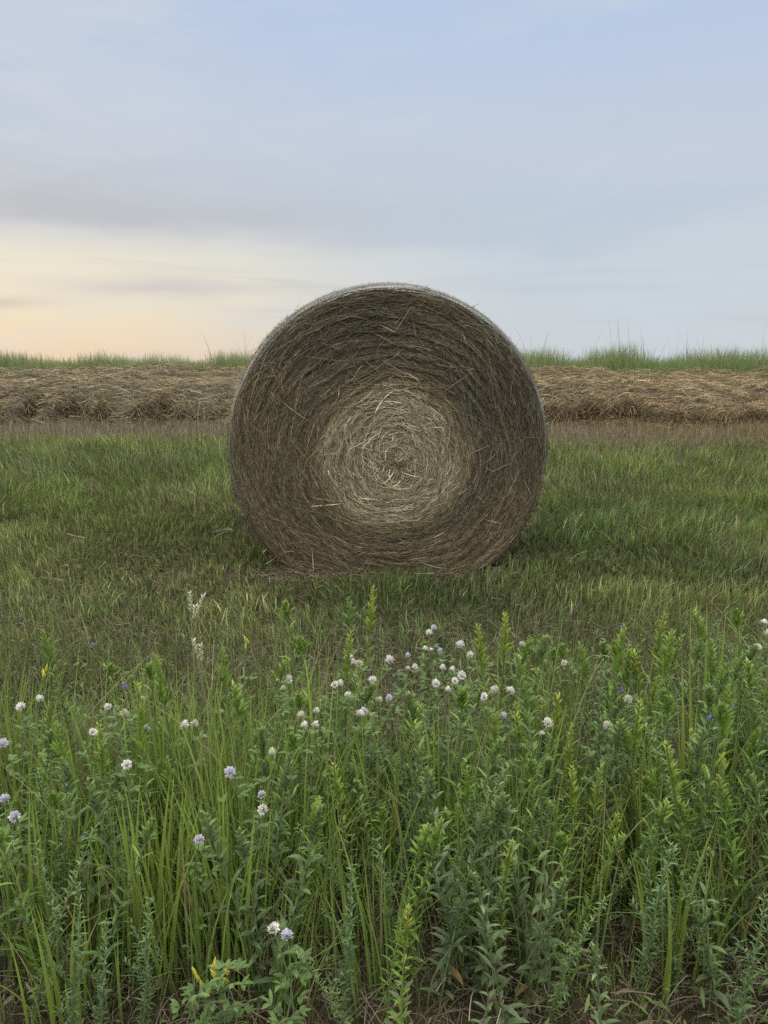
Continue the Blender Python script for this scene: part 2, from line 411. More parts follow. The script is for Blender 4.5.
def bank():
    # stubble strip in front of the swath
    bag = Bag(); n = 74000
    x = rng.uniform(-15, 15, n); y = 9.9 + 5.1*rng.random(n)**.7
    y = y + (fbm(x, 0*x, 1.3, 81)-.5)*1.0
    h = rng.uniform(.05, .19, n)*(.6+.9*fbm(x, y, .6, 83))*(.6 + .7*ss(10.5, 12.5, y)); w = rng.uniform(.004, .008, n)
    c = lerp(np.array([.145, .122, .078]), np.array([.25, .21, .138]), rng.random(n)); c = lerp(c, OLIVE, .6*rng.random(n)*(1-ss(10.3, 12.0, y)))
    c = lerp(c, c*np.array([1.06, .99, .88]), ss(1, 6, x)); c *= np.exp(rng.normal(-.1, .3, n))[:, None]
    C, S = blades(np.stack([x, y, gz(x, y)-.01], -1), h, rng.uniform(0, 6.28, n), np.abs(rng.normal(.1, .25, n)), w, 3)
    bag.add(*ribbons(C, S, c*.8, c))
    o = bag.obj('stubble', M_STRAW); tag(o, 'strip of upright tan stubble at the foot of the mown hay', 'stubble', kind='stuff')
    # the swath: loose mat on the bank with an overhanging lip
    bag = Bag()
    def lip(x): return 14.3 + 1.5*(fbm(x, 0*x, 1.9, 91)-.5) + .9*(vn(x, 0*x, .35, 92)-.5)
    def thick(x, y):
        d = y - lip(x)
        t = (.16+.32*fbm(x, y*.3, 1.3, 97))*ss(-.10, .25, d)*(1-.6*ss(.6, 2.6, d)) + .26*(fbm(x, y, .9, 95)-.5) + .24*(fbm(x*.6+y*.4, y*1.6, .42, 96)-.5)*ss(0, .4, d)
        return np.maximum(t, .03)*(1-ss(18.6, 20.0, y))
    # base mat
    gx = np.linspace(-16, 16, 560); gy = np.linspace(0, 1, 60); GX, GT = np.meshgrid(gx, gy)
    GY = lip(GX) + .02 + GT*(19.8 - lip(GX)); GZ = gz(GX, GY) + thick(GX, GY) - .05
    GZ[0] = gz(GX[0], GY[0]) - .03
    nx = 560; i = (np.arange(59)[:, None]*nx + np.arange(nx-1)[None]).ravel()
    cc = np.tile([.05, .038, .024], (GX.size, 1))  # mat coloured dark for the shaded hollows under the lip
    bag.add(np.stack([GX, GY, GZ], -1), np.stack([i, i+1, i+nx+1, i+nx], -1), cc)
    def haycol(n, x):
        c = lerp(np.array([.145, .119, .076]), np.array([.275, .228, .148]), rng.random(n)); c = lerp(c, np.array([.105, .105, .058]), .5*rng.random(n))
        c = lerp(c*np.array([1.04, 1.0, .93]), c*np.array([1.14, 1.0, .86]), ss(1, 5, x)); return c*np.exp(rng.normal(-.12, .38, n))[:, None]
    n = 134000
    x = rng.uniform(-15.5, 15.5, n); y = lip(x) - .12 + (19.6-lip(x))*rng.random(n)**1.5
    z = gz(x, y) + thick(x, y) + rng.uniform(-.05, .05, n)
    dense = fbm(x, y, .5, 99); keep = rng.random(n) < -.25 + 2.2*dense
    x, y, z = x[keep], y[keep], z[keep]; n = len(x)
    az = rng.normal(0, .55, n) + 1.8*(fbm(x, y, .7, 101)-.5)
    C, S = straws(np.stack([x, y, z], -1), rng.uniform(.1, .42, n), az, rng.normal(0, .22, n), rng.uniform(.004, .009, n), rng.uniform(-.1, .5, n), 5)
    bag.add(*ribbons(C, S, haycol(n, x)))
    # stalks hanging over the lip
    n = 31000
    x = rng.uniform(-15.5, 15.5, n); x = x + .12*np.sin(x*9); y = lip(x) + rng.uniform(-.10, .08, n)
    z = gz(x, y+.2) + .10 + .2*rng.random(n)
    keep = rng.random(n) < .12 + 1.3*ss(.36, .7, vn(x, 0*x, .24, 103)); x, y, z = x[keep], y[keep], z[keep]; n = len(x)
    C, S = straws(np.stack([x, y, z], -1), rng.uniform(.1, .32, n), rng.normal(.0, .6, n), rng.choice([-1, 1], n)*rng.uniform(.3, 1.5, n), rng.uniform(.004, .008, n), rng.uniform(0, .7, n), 5)
    bag.add(*ribbons(C, S, haycol(n, x)*.95))
    o = bag.obj('mown_hay', M_STRAW); tag(o, 'thick swath of loose cut hay lying along the bank behind the bale', 'mown hay', kind='stuff')
    # tall grass along the crest
    bag = Bag(); n = 100000
    x = rng.uniform(-19, 19, n); y = 17.6 + 5.4*rng.random(n)
    dn = fbm(x, y*.3, .8, 111); keep = rng.random(n) < (.6 + .6*ss(.25, .7, dn) + .3*ss(1, 5, x))*(.35+.65*ss(18.2, 19.4, y))
    x, y = x[keep], y[keep]; n = len(x)
    front = ss(17.8, 19.6, y)
    h = rng.uniform(.17, .42, n)*(.35+.65*front)*(.95 + .6*ss(.3, .75, vn(x, 0*x, .5, 113)))*(1.06+.45*ss(1.5, 6, x))
    tall = rng.random(n) < .008; h[tall] *= rng.uniform(1.4, 2.2, tall.sum())
    w = rng.uniform(.007, .014, n)
    c = lerp(np.array([.10, .15, .055]), np.array([.16, .20, .075]), rng.random(n)); c = lerp(c, np.array([.24, .22, .13]), (rng.random(n) < .22)*(.9-.5*ss(2, 6, x)))
    C, S = blades(np.stack([x, y, gz(x, y)-.01], -1), h, rng.uniform(0, 6.28, n), np.abs(rng.normal(.22, .25, n)), w, 4)
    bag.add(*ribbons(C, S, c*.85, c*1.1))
    o = bag.obj('tall_grass', M_GRASS); tag(o, 'fringe of taller green grass along the crest against the sky', 'tall grass', kind='stuff')
bank()

# ------------------------------------------------------------------ weeds: pieces
def leaf(bag, base, az, el, L, W, droop, fold, col, k=5, twist=0.0):
    t = np.linspace(0, 1, k)
    d = np.array([math.cos(az), math.sin(az)])
    e = el - droop*t
    dx = np.cos(e); dz = np.sin(e)
    hx = np.concatenate([[0], np.cumsum((dx[1:]+dx[:-1])/2)])*L/(k-1); hz = np.concatenate([[0], np.cumsum((dz[1:]+dz[:-1])/2)])*L/(k-1)
    mid = np.stack([base[0]+d[0]*hx, base[1]+d[1]*hx, base[2]+hz], -1)
    w = W*.5*np.sin(np.pi*np.clip(t*.93+.07, 0, 1))**.8; w[-1] = W*.02
    side = np.stack([-d[1]*np.ones(k)*math.cos(twist), d[0]*np.ones(k)*math.cos(twist), np.full(k, math.sin(twist))], -1)
    up = np.stack([-np.sin(e)*d[0], -np.sin(e)*d[1], np.cos(e)], -1)
    Lf = mid - side*w[:, None] + up*(w*fold)[:, None]; Rt = mid + side*w[:, None] + up*(w*fold)[:, None]
    V = np.stack([Lf, mid, Rt], 1).reshape(-1, 3)
    Q = []
    for j in range(k-1):
        a = j*3; Q += [(a, a+1, a+4, a+3), (a+1, a+2, a+5, a+4)]
    c = np.repeat((np.asarray(col)[None]*np.array([.85, 1.0, 1.12])[None, :].T).reshape(3, 1, 3), k, 1).transpose(1, 0, 2).reshape(-1, 3)
    c = np.tile(np.asarray(col), (len(V), 1))*np.tile([1.0, .9, 1.08], k)[:, None]
    bag.add(V, Q, c)

def tube(bag, pts, rad, col, sides=4):
    pts = np.asarray(pts, float); k = len(pts); rad = np.broadcast_to(rad, (k,))
    T = np.gradient(pts, axis=0); T /= np.linalg.norm(T, axis=1, keepdims=True)+1e-9
    ref = np.array([1., 0, 0]) if abs(T[0][0]) < .8 else np.array([0, 1., 0])
    A = np.cross(T, ref); A /= np.linalg.norm(A, axis=1, keepdims=True)+1e-9; B = np.cross(T, A)
    a = np.linspace(0, 2*np.pi, sides, endpoint=False)
    V = pts[:, None] + rad[:, None, None]*(np.cos(a)[None, :, None]*A[:, None] + np.sin(a)[None, :, None]*B[:, None])
    Q = [(j*sides+s, j*sides+(s+1) % sides, (j+1)*sides+(s+1) % sides, (j+1)*sides+s) for j in range(k-1) for s in range(sides)]
    bag.add(V.reshape(-1, 3), Q, col)

R_ = random.Random(11)
U = R_.uniform
def empty(name, loc=(0, 0, 0), rz=0):
    o = bpy.data.objects.new(name, None); COL.objects.link(o); o.location = loc; o.rotation_euler.z = rz; o.empty_display_size = .1; return o

TIPXY = [0, 0]
def stem_path(h, lean, az, k=8):
    t = np.linspace(0, 1, k); wig = U(-.012, .012)
    P = np.stack([math.cos(az)*lean*h*t**1.6 + wig*np.sin(t*5), math.sin(az)*lean*h*t**1.6 + wig*(np.cos(t*4)-1), h*t], -1)
    TIPXY[:] = [float(P[-1, 0]), float(P[-1, 1])]; return P
def along(P, t):
    f = t*(len(P)-1); i = min(int(f), len(P)-2); return P[i] + (P[i+1]-P[i])*(f-i)

def goldenrod(h, leafcol, tipcol, nleaf=60, L0=.052, W0=.0095, tip=.2, droop=.6, upright=1.05, bare=0.06):
    """leafy upright stalk with a soft budding tip"""
    root = empty('goldenrod'); P = stem_path(h, U(.02, .26), U(0, 6.28))
    b = Bag(); tube(b, P, np.linspace(.0026, .0012, len(P)), np.array([.10, .13, .05])*U(.8, 1.1)); b.obj('stem', M_STEM, root)
    b = Bag(); a = U(0, 6)
    for j in range(nleaf):
        t = bare + (1-bare-tip*.4)*(j/nleaf)**.9; a += 2.4 + U(-.3, .3)
        s = (1.0 - .55*t)*U(.75, 1.15)*(.7 + .6*min(t*4, 1)*.5)
        col = np.array(leafcol)*U(.5, 1.35)*(.75+.35*t); 
        if t < .25 and U(0, 1) < .22: col = np.array([.16, .115, .055])*U(.6, 1.1)
        el = upright*U(.6, 1.2) - (.5 if t < .3 else 0)*U(.3, 1.3)
        leaf(b, along(P, t), a, el, L0*s, W0*s*U(.85, 1.2), droop*U(.4, 1.5), U(.15, .6), col, 5, U(-.3, .3))
    b.obj('leaves', M_LEAF, root)
    b = Bag()
    for j in range(46):
        t = 1 - tip*(1-(j/46)**.8); a += 2.4 + U(-.4, .4); q = (1-t)/tip
        col = lerp(np.array(tipcol), np.array(leafcol), min(1, q*.9))*U(.8, 1.2)
        leaf(b, along(P, min(t, .999)) + np.array([0, 0, U(0, .006)]), a, U(.75, 1.35), (.012 + .026*q)*U(.8, 1.2)*h/.5, (.0045+.004*q)*U(.8, 1.2), U(-.2, .5), .3, col, 4)
    b.obj('flower_spike', M_LEAF, root)
    return root

def wand(h, col, n=150, L0=.022, W0=.004):
    """slim stalk set with tiny leaves from foot to tip"""
    root = empty('mugwort'); P = stem_path(h, U(.1, .4), U(0, 6.28), 10)
    b = Bag(); tube(b, P, np.linspace(.002, .0009, len(P)), np.array([.11, .13, .06])); b.obj('stem', M_STEM, root)
    b = Bag(); a = 0
    for j in range(n):
        t = .1 + .9*j/n; a += 2.4 + U(-.5, .5); s = (1.15-.5*t)*U(.6, 1.3)
        leaf(b, along(P, min(t, .999)), a, U(.3, 1.2), L0*s, W0*s, U(0, .8), .3, np.array(col)*U(.7, 1.25)*(1 + .3*t), 4)
    for j in range(6):      # short side shoots
        t = U(.15, .6); a = U(0, 6.28); p0 = along(P, t); l = U(.05, .12)*h/.4
        d = np.array([math.cos(a)*.5, math.sin(a)*.5, .85]); Q = np.stack([p0 + d*l*s for s in np.linspace(0, 1, 4)])
        for q in range(18):
            leaf(b, along(Q, q/18), U(0, 6.28), U(.2, 1.2), L0*U(.5, .9), W0*U(.6, 1), U(0, .8), .3, np.array(col)*U(.75, 1.25), 4)
        tube(b, Q, .0008, np.array([.10, .13, .06]), 3)
    b.obj('leaves', M_LEAF, root)
    return root

def tuft(name, h, n, col, tipcol, spread=.035, w=.006, lean=.22, dead=.08):
    """clump of long grass blades, one mesh"""
    base = np.stack([rng.normal(0, spread, n), rng.normal(0, spread, n), np.full(n, -.005)], -1)
    az = np.arctan2(base[:, 1], base[:, 0]) + rng.normal(0, .8, n)
    hh = h*rng.uniform(.45, 1.0, n); hh[:3] = h
    ln = np.abs(rng.normal(lean, lean*.8, n))
    C, S = blades(base, hh, az, ln, rng.uniform(.65, 1.3, n)*w, 7, 2.0)
    c = np.array(col)*rng.uniform(.75, 1.2, (n, 1)); tc = np.array(tipcol)*rng.uniform(.8, 1.2, (n, 1))
    d = rng.random(n) < dead; c[d] = np.array([.17, .145, .08]); tc[d] = np.array([.23, .20, .115])
    V, Q, cc = ribbons(C, S, c, tc)
    return quads(name, V, Q, cc, M_GRASS)

def broadleaf(h, col, n=16, L0=.11, W0=.035):
    root = empty('broadleaf_weed'); P = stem_path(h, U(.02, .1), U(0, 6.28))
    b = Bag(); tube(b, P, np.linspace(.003, .0016, len(P)), np.array([.10, .12, .06])); b.obj('stem', M_STEM, root)
    b = Bag(); a = U(0, 6)
    for j in range(n):
        t = .12 + .88*j/(n-1); a += 2.2 + U(-.4, .4); s = (1.1-.5*t)*U(.75, 1.1)
        c = np.array(col)*U(.75, 1.15)
        if t < .3 and U(0, 1) < .15: c = np.array([.15, .11, .065])*U(.7, 1.1)
        leaf(b, along(P, min(t, .999)), a, U(.2, .7)+.6*t, L0*s, W0*s, U(.4, 1.3), U(.2, .6), c, 7, U(-.3, .3))
    b.obj('leaves', M_LEAF, root)
    return root

def flower_head_bag(col, size=.0105, n=44):
    b = Bag(); col = np.array(col)
    for j in range(n):
        z = -.75 + 1.75*(j+.5)/n; r = math.sqrt(max(0.02, 1-min(abs(z), 1)**2)); a = j*2.4 + U(-.3, .3)
        p = np.array([math.cos(a)*r*.45, math.sin(a)*r*.45, z*.55])*size
        c = col*U(.75, 1.1); 
        if z < -.35: c = lerp(c, np.array([.22, .25, .13]), .55)
        leaf(b, p, a, math.asin(max(-1, min(1, z)))*.8 + .35, size*U(.5, .75), size*.5*U(.8, 1.2), -.5*U(0, 1), .5, c, 3)
    return b
WHITE = (.72, .69, .68); CREAM = (.58, .55, .45); LILAC = (.56, .53, .66); PURPLE = (.26, .20, .50); BLUE = (.36, .38, .72); YELLOW = (.62, .60, .10)
HEADS = {}
def head_mesh(kind):
    if kind not in HEADS:
        HEADS[kind] = []
        for v in range(3):
            o = flower_head_bag(dict(w=WHITE, c=CREAM, l=LILAC, p=PURPLE, b=BLUE, y=YELLOW)[kind]).obj('flower_head', M_PETAL)
            HEADS[kind].append(o.data); bpy.data.objects.remove(o)
    return R_.choice(HEADS[kind])

def flowering(name, heads, label, cat='wildflower', h0=.42, fsize=.90, leafcol=(.095, .148, .052), group='clover-like wildflowers in the weeds', bushy=1.0):
    """branching plant carrying flower heads; heads = (px, py, kind, height)"""
    pts = []
    hc = [q[3] if len(q) > 3 else h0 for q in heads]
    spots = [at(q[0], q[1], h) for q, h in zip(heads, hc)]
    bx = sum(s[0] for s in spots)/len(spots) + U(-.02, .02); by = sum(s[1] for s in spots)/len(spots)
    bz = float(gz(bx, by))
    root = empty(name, (bx, by, bz)); tag(root, label, cat, group)
    st = Bag(); lf = Bag()
    for (q, h, s) in zip(heads, hc, spots):
        top = np.array([s[0]-bx, s[1]-by, h - bz])
        t = np.linspace(0, 1, 8)[:, None]; foot = np.array([U(-.02, .02), U(-.02, .02), 0])
        bow = np.array([U(-.03, .03), U(-.03, .03), 0])
        P = foot*(1-t) + top*t + bow*np.sin(t*np.pi)
        P[:, 2] = (foot[2]*(1-t) + top[2]*t)[:, 0]
        tube(st, P, np.linspace(.0014, .0008, 8), np.array([.10, .14, .06]))
        for j in range(int(16*bushy)):
            tt = U(.12, .93); a = U(0, 6.28); p0 = along(P, tt)
            pet = U(.008, .03); d = np.array([math.cos(a), math.sin(a), .6])*pet
            c = np.array(leafcol)*U(.75, 1.25)
            for da in (-.9, 0, .9):
                leaf(lf, p0 + d, a+da, U(.1, .7), U(.014, .024), U(.006, .010), U(0, .6), .3, c, 4)
        o = bpy.data.objects.new('flower_head', head_mesh(q[2])); COL.objects.link(o); o.parent = root
        o.location = tuple(top); k = U(.75, 1.25)*fsize; o.scale = (k, k*U(.8, 1.1), k*U(.8, 1.2))
        if q[2] == 'y': o.scale = (k*.6, k*.6, k*1.9)
        o.rotation_euler = (U(-.5, .5), U(-.5, .5), U(0, 6.28))
    st.obj('stem', M_STEM, root); lf.obj('leaves', M_LEAF, root)
    return root

def copy_tree(o):
    c = o.copy(); COL.objects.link(c)
    for ch in o.children:
        d = ch.copy(); COL.objects.link(d); d.parent = c
    return c

LEAFG = (.118, .205, .036); LEAFB = (.118, .185, .058); LEAFY = (.150, .225, .036)
protos = {}; TIPS = {}
def kept(o): TIPS[o.name] = tuple(TIPXY); TIPXY[:] = [0, 0]; return o
protos['gold_yellow'] = [kept(goldenrod(.5, LEAFY, (.30, .34, .06), tip=.22)) for _ in range(2)]
protos['gold_green'] = [kept(goldenrod(.5, c, tc_, n_, l_, w_, tp_)) for c, tc_, n_, l_, w_, tp_ in ((LEAFG, (.20, .28, .06), 60, .052, .0095, .2), (LEAFB, (.18, .25, .08), 44, .062, .011, .12), (LEAFY, (.24, .30, .06), 70, .042, .007, .26), (LEAFB, (.17, .23, .08), 52, .048, .013, .1), (LEAFG, (.21, .28, .06), 80, .036, .005, .16), (LEAFG, (.15, .22, .05), 36, .070, .009, .08))]
protos['gold_pale'] = [kept(goldenrod(.4, (.118, .165, .080), (.20, .27, .10), 42, .062, .014, .16, .8)) for _ in range(3)]
protos['wand'] = [kept(wand(.4, c)) for c in ((.10, .155, .055), (.09, .145, .06), (.105, .155, .055))]
protos['broad'] = [broadleaf(.28, (.115, .165, .070), 14, .055, .016), broadleaf(.25, (.105, .15, .07), 16, .05, .014)]
protos['tuft'] = [tuft('grass_tuft', .42, n, c, t, w=w, lean=.13) for n, c, t, w in ((22, (.125, .195, .034), (.19, .265, .050), .0085), (16, (.140, .205, .036), (.21, .265, .055), .0095), (28, (.11, .18, .04), (.16, .23, .05), .007))]
protos['thin_tuft'] = [tuft('grass_tuft', .40, n, c, t, .05, .0036, .3, .07) for n, c, t in ((44, (.095, .155, .038), (.14, .19, .05)), (32, (.085, .135, .038), (.16, .18, .07)), (55, (.10, .165, .035), (.15, .21, .05)))]
H0 = dict(gold_yellow=.5, gold_green=.5, gold_pale=.4, wand=.4, broad=.28, tuft=.42, thin_tuft=.40)
CAT = dict(gold_yellow='goldenrod', gold_green='goldenrod', gold_pale='goldenrod', wand='mugwort', broad='weed', tuft='grass tuft', thin_tuft='grass tuft')
GROUP = dict(gold_yellow='goldenrod stalks in front of the bale', gold_green='goldenrod stalks in front of the bale', gold_pale='goldenrod stalks in front of the bale',
             wand='slim fine-leaved weed stalks in the foreground', broad='broad-leaved weeds on the bare ground', tuft='clumps of long grass in the weeds', thin_tuft='clumps of long grass in the weeds')
def height_for(py):
    return float(np.interp(py, [585, 660, 720, 780, 850, 920, 980], [.56, .50, .44, .39, .32, .26, .20]))
used_first = set()
def place(kind, px, py, label, h=None, rz=None, vi=None, tilt=.02):
    h = h or height_for(py)*U(.95, 1.05)
    x, y = at(px, py, h)
    pl = protos[kind]; i = R_.randrange(len(pl)) if vi is None else vi % len(pl); p = pl[i]
    if (kind, i) not in used_first: used_first.add((kind, i)); o = p
    else: o = copy_tree(p)
    s = h/H0[kind]; k = s**.75; o.scale = (k, k, s)
    rz = U(0, 6.28) if rz is None else rz; tx, ty = TIPS.get(p.name, (0, 0)); ca, sa = math.cos(rz), math.sin(rz)
    x -= k*(ca*tx - sa*ty); y -= k*(sa*tx + ca*ty)
    o.location = (x, y, float(gz(x, y))); o.rotation_euler = (U(-tilt, tilt), U(-tilt, tilt), rz)
    tag(o, label, CAT[kind], GROUP[kind])
    return o

# stalks one can point to
for a in [
 ('gold_yellow', 369, 590, 'tall goldenrod with bright yellow-green tip reaching up to the bale\'s foot', .56),
 ('gold_yellow', 477, 627, 'yellow-tipped goldenrod standing right of the tallest white flower cluster', .53),
 ('gold_yellow', 503, 614, 'yellow-tipped goldenrod rising under the bale\'s lower right curve', .54),
 ('gold_green', 345, 601, 'slender green stalk just left of the bright yellow-tipped goldenrod', .54),
 ('gold_green', 287, 604, 'narrow green stalk standing below the bale\'s lower left curve', .54),
 ('gold_green', 577, 645, 'left one of two twin leafy stalks to the right of the bale', .48),
 ('gold_green', 603, 643, 'right one of two twin leafy stalks to the right of the bale', .48),
 ('gold_yellow', 635, 652, 'leafy goldenrod with yellowish tip over the small cream flower', .48),
 ('gold_green', 670, 617, 'tallest stalk of the leafy clump near the right edge', .52),
 ('gold_green', 692, 614, 'bushy grey-green stalk in the leafy clump near the right edge', .52),
 ('gold_green', 706, 642, 'rightmost stalk of the leafy clump near the right edge', .48),
 ('gold_yellow', 556, 697, 'stout goldenrod with yellow tip beside the paired pale pink flowers', .45),
 ('gold_yellow', 515, 716, 'goldenrod with yellow-green tip left of the stout yellow-tipped one', .43),
 ('gold_green', 530, 762, 'short goldenrod with round pale bud at its tip', .40),
 ('gold_yellow', 413, 724, 'yellow-tipped goldenrod in the middle under the white flower patch', .43),
 ('gold_green', 425, 707, 'green stalk close behind the yellow-tipped goldenrod in the middle', .44),
 ('gold_pale', 431, 845, 'pale star-tipped leafy stalk low in the middle of the weeds', .33),
 ('gold_yellow', 411, 907, 'short goldenrod with wide yellow-green tip near the bottom edge', .30),
 ('gold_pale', 472, 874, 'pale grey-green leafy stalk right of the star-tipped stalk', .31),
 ('gold_pale', 564, 880, 'pale rosette-topped stalk in front of the dark bare patch', .30),
 ('gold_pale', 590, 945, 'low bushy light green weed at the bottom edge right of the middle', .24),
 ('gold_green', 564, 838, 'feathery green stalk above the pale rosette-topped one', .34),
 ('gold_green', 223, 650, 'lone leafy stalk left of the bale\'s foot among dry grass', .48),
 ('gold_green', 42, 634, 'thin tall stalk near the left edge beside the small yellow flower', .50),
 ('gold_pale', 63, 760, 'light grey-green stalk rising over the leafy patch at the left edge', .42),
 ('gold_pale', 90, 780, 'broad-leaved pale stalk inside the leafy patch at the left edge', .40),
 ('gold_green', 333, 765, 'dense leafy stalk under the pair of white flowers left of the middle', .40),
 ('gold_green', 320, 800, 'leafy stalk with brown lower leaves beside the lilac flower ball', .38),
 ('gold_green', 282, 775, 'grey-green stalk just right of the round lilac flower ball', .40),
 ('gold_pale', 495, 800, 'wide leafy pale stalk between the two stout yellow-tipped goldenrods and the ground', .38),
 ('gold_green', 505, 745, 'dense stalk filling the thicket right under the pink-tinged flower', .42),
 ('wand', 17, 828, 'slim fine-leaved stalk nearest the left edge', .36),
 ('wand', 90, 826, 'straight slim stalk with pale tiny leaves between two grass clumps', .36),
 ('wand', 34, 845, 'leaning slim stalk crossing behind the one nearest the left edge', .34),
 ('wand', 149, 897, 'bushy slim stalk bending right above the bottom left ground', .30),
 ('wand', 108, 921, 'short slim stalk leaning right near the bottom left corner', .26),
 ('wand', 70, 792, 'slim grey stalk rising from the leafy patch at the left edge', .38),
 ('wand', 650, 800, 'slim stalk leaning right over the yellowing grass clump', .40),
 ('wand', 763, 893, 'thick slim-leaved stalk cut by the right edge', .30),
 ('wand', 296, 946, 'short slim stalk under the white flower pair at the bottom', .24),
 ('broad', 720, 882, 'lone weed with three upright pale pointed leaves at lower right', .27),
 ('broad', 395, 970, 'low weed with broad drooping grey leaves at the bottom middle', .20),
 ('broad', 530, 860, 'dull blue-green broad-leaved weed at the foot of the goldenrods', .26),
 ('broad', 480, 985, 'small broad-leaved weed at the bottom edge beside a curled brown leaf', .17),
 ('tuft', 150, 690, 'tall yellow-green grass clump left of the dry gap', .46),
 ('tuft', 205, 700, 'tall bright grass clump nearest the dry gap on the left', .46),
 ('tuft', 245, 690, 'loose grass clump bending right beside the dry gap', .46),
 ('tuft', 165, 770, 'upright bright grass clump in front of two taller ones on the left', .40),
 ('tuft', 185, 795, 'widest upright grass clump low on the left side', .40),
 ('tuft', 225, 785, 'slender grass clump beside the small lilac bud on the left', .40),
 ('tuft', 150, 805, 'grass clump with bent side blades low on the left', .36),
 ('tuft', 110, 805, 'sparse grass clump with spread blades between slim stalks', .36),
 ('tuft', 55, 885, 'yellowing grass clump at the lower left', .30),
 ('tuft', 684, 808, 'yellowing grass clump standing alone at the lower right', .38),
 ('tuft', 278, 720, 'yellow-green grass clump under the white flower trio', .42),
 ('tuft', 318, 622, 'soft green grass clump touching the bale\'s lower left outline', .50),
 ('tuft', 658, 722, 'yellow-green grass clump at the right below the leafy stalks', .44),
 ('tuft', 725, 606, 'tall grass clump at the right edge behind the leafy stalks', .52),
 ('tuft', 738, 636, 'yellowish grass clump at the right edge beside the white cluster', .50),
 ('thin_tuft', 632, 940, 'small yellowing grass sprig on the bare ground at the lower right', .16),
]:
    place(a[0], a[1], a[2], a[3], a[4])

# flowering plants
FLOWERS = [
 ([(434, 628, 'l', .50), (429, 633, 'w', .50), (425, 649, 'w'), (431, 650, 'w'), (440, 651, 'l')], 'tallest white and lilac flower cluster, straight below the bale\'s centre'),
 ([(390, 660, 'w')], 'single white flower left of the tallest flower cluster'),
 ([(408, 656, 'l'), (408, 669, 'c'), (415, 667, 'w')], 'trio of white and cream flowers under the tallest cluster\'s left side'),
 ([(443, 668, 'w'), (452, 670, 'w'), (462, 676, 'w'), (455, 681, 'w')], 'group of four white flowers right under the tallest cluster'),
 ([(436, 684, 'w'), (448, 690, 'w')], 'two low white flowers at the bottom of the middle flower patch'),
 ([(460, 645, 'w', .47), (470, 655, 'w'), (481, 655, 'w')], 'white flowers in front of the yellow-tipped goldenrod in the middle'),
 ([(484, 697, 'w'), (494, 690, 'w'), (503, 716, 'l')], 'small pinkish white flowers left of the stout yellow-tipped goldenrod'),
 ([(379, 700, 'c'), (389, 698, 'l')], 'cream and lilac flower pair left of the middle patch'),
 ([(373, 680, 'w')], 'half open white flower above the cream and lilac pair'),
 ([(364, 711, 'l'), (360, 714, 'w')], 'pale lilac double flower low in the middle'),
 ([(348, 695, 'w'), (335, 685, 'w'), (340, 684, 'w')], 'white flowers left of the pale lilac double flower'),
 ([(349, 658, 'w'), (353, 663, 'w'), (359, 664, 'c')], 'pair of white flowers right under the bright yellow-tipped goldenrod'),
 ([(278, 681, 'w'), (289, 680, 'w'), (283, 689, 'c')], 'white flower trio above the yellow-green grass clump'),
 ([(301, 716, 'c'), (304, 726, 'w'), (315, 725, 'w'), (316, 711, 'w')], 'row of four white flowers left of the middle'),
 ([(272, 754, 'c')], 'single small cream flower over the lilac flower ball'),
 ([(262, 795, 'l', .36), (263, 810, 'w', .34)], 'round lilac flower ball with a small white one below'),
 ([(273, 929, 'w', .24), (287, 936, 'l', .24)], 'white and lilac flower pair near the bottom of the picture'),
 ([(522, 644, 'l'), (518, 659, 'w'), (542, 653, 'c')], 'faint pinkish flowers below the bale\'s lower right'),
 ([(564, 663, 'w')], 'single pale flower left of the twin leafy stalks'),
 ([(510, 691, 'w'), (531, 694, 'l')], 'white and pale blue flowers behind the stout goldenrod'),
 ([(548, 723, 'w'), (542, 734, 'w')], 'paired pale pink flowers beside the stout goldenrod\'s tip'),
 ([(628, 700, 'c'), (608, 726, 'c')], 'small cream flowers below the yellowish-tipped leafy goldenrod'),
 ([(764, 623, 'w', .5), (758, 647, 'w', .47), (768, 634, 'w', .48)], 'white flower cluster cut by the right edge'),
 ([(3, 744, 'l'), (-8, 748, 'l')], 'lilac flower at the left edge above the leafy patch'),
 ([(5, 799, 'l', .38), (15, 817, 'l', .36)], 'two lilac flowers low at the left edge'),
 ([(108, 707, 'w'), (93, 732, 'w'), (124, 714, 'c')], 'white flower ball with two fainter ones over the left leafy patch'),
 ([(40, 699, 'w'), (21, 707, 'w')], 'two pale flowers near the left edge under the yellow flower'),
 ([(141, 700, 'w'), (147, 729, 'l'), (127, 765, 'w')], 'scattered faint white flowers beside the tall yellow-green grass clump'),
 ([(184, 726, 'w'), (194, 724, 'c')], 'small white buds between the two tallest grass clumps'),
 ([(199, 840, 'l', .34)], 'single lilac bud at the lower left in front of the grass clumps'),
 ([(230, 773, 'l')], 'faint lilac flower beside the slender grass clump'),
]
for hd, lb in FLOWERS:
    flowering('clover_flower', hd, lb, 'clover flower', bushy=1.0)
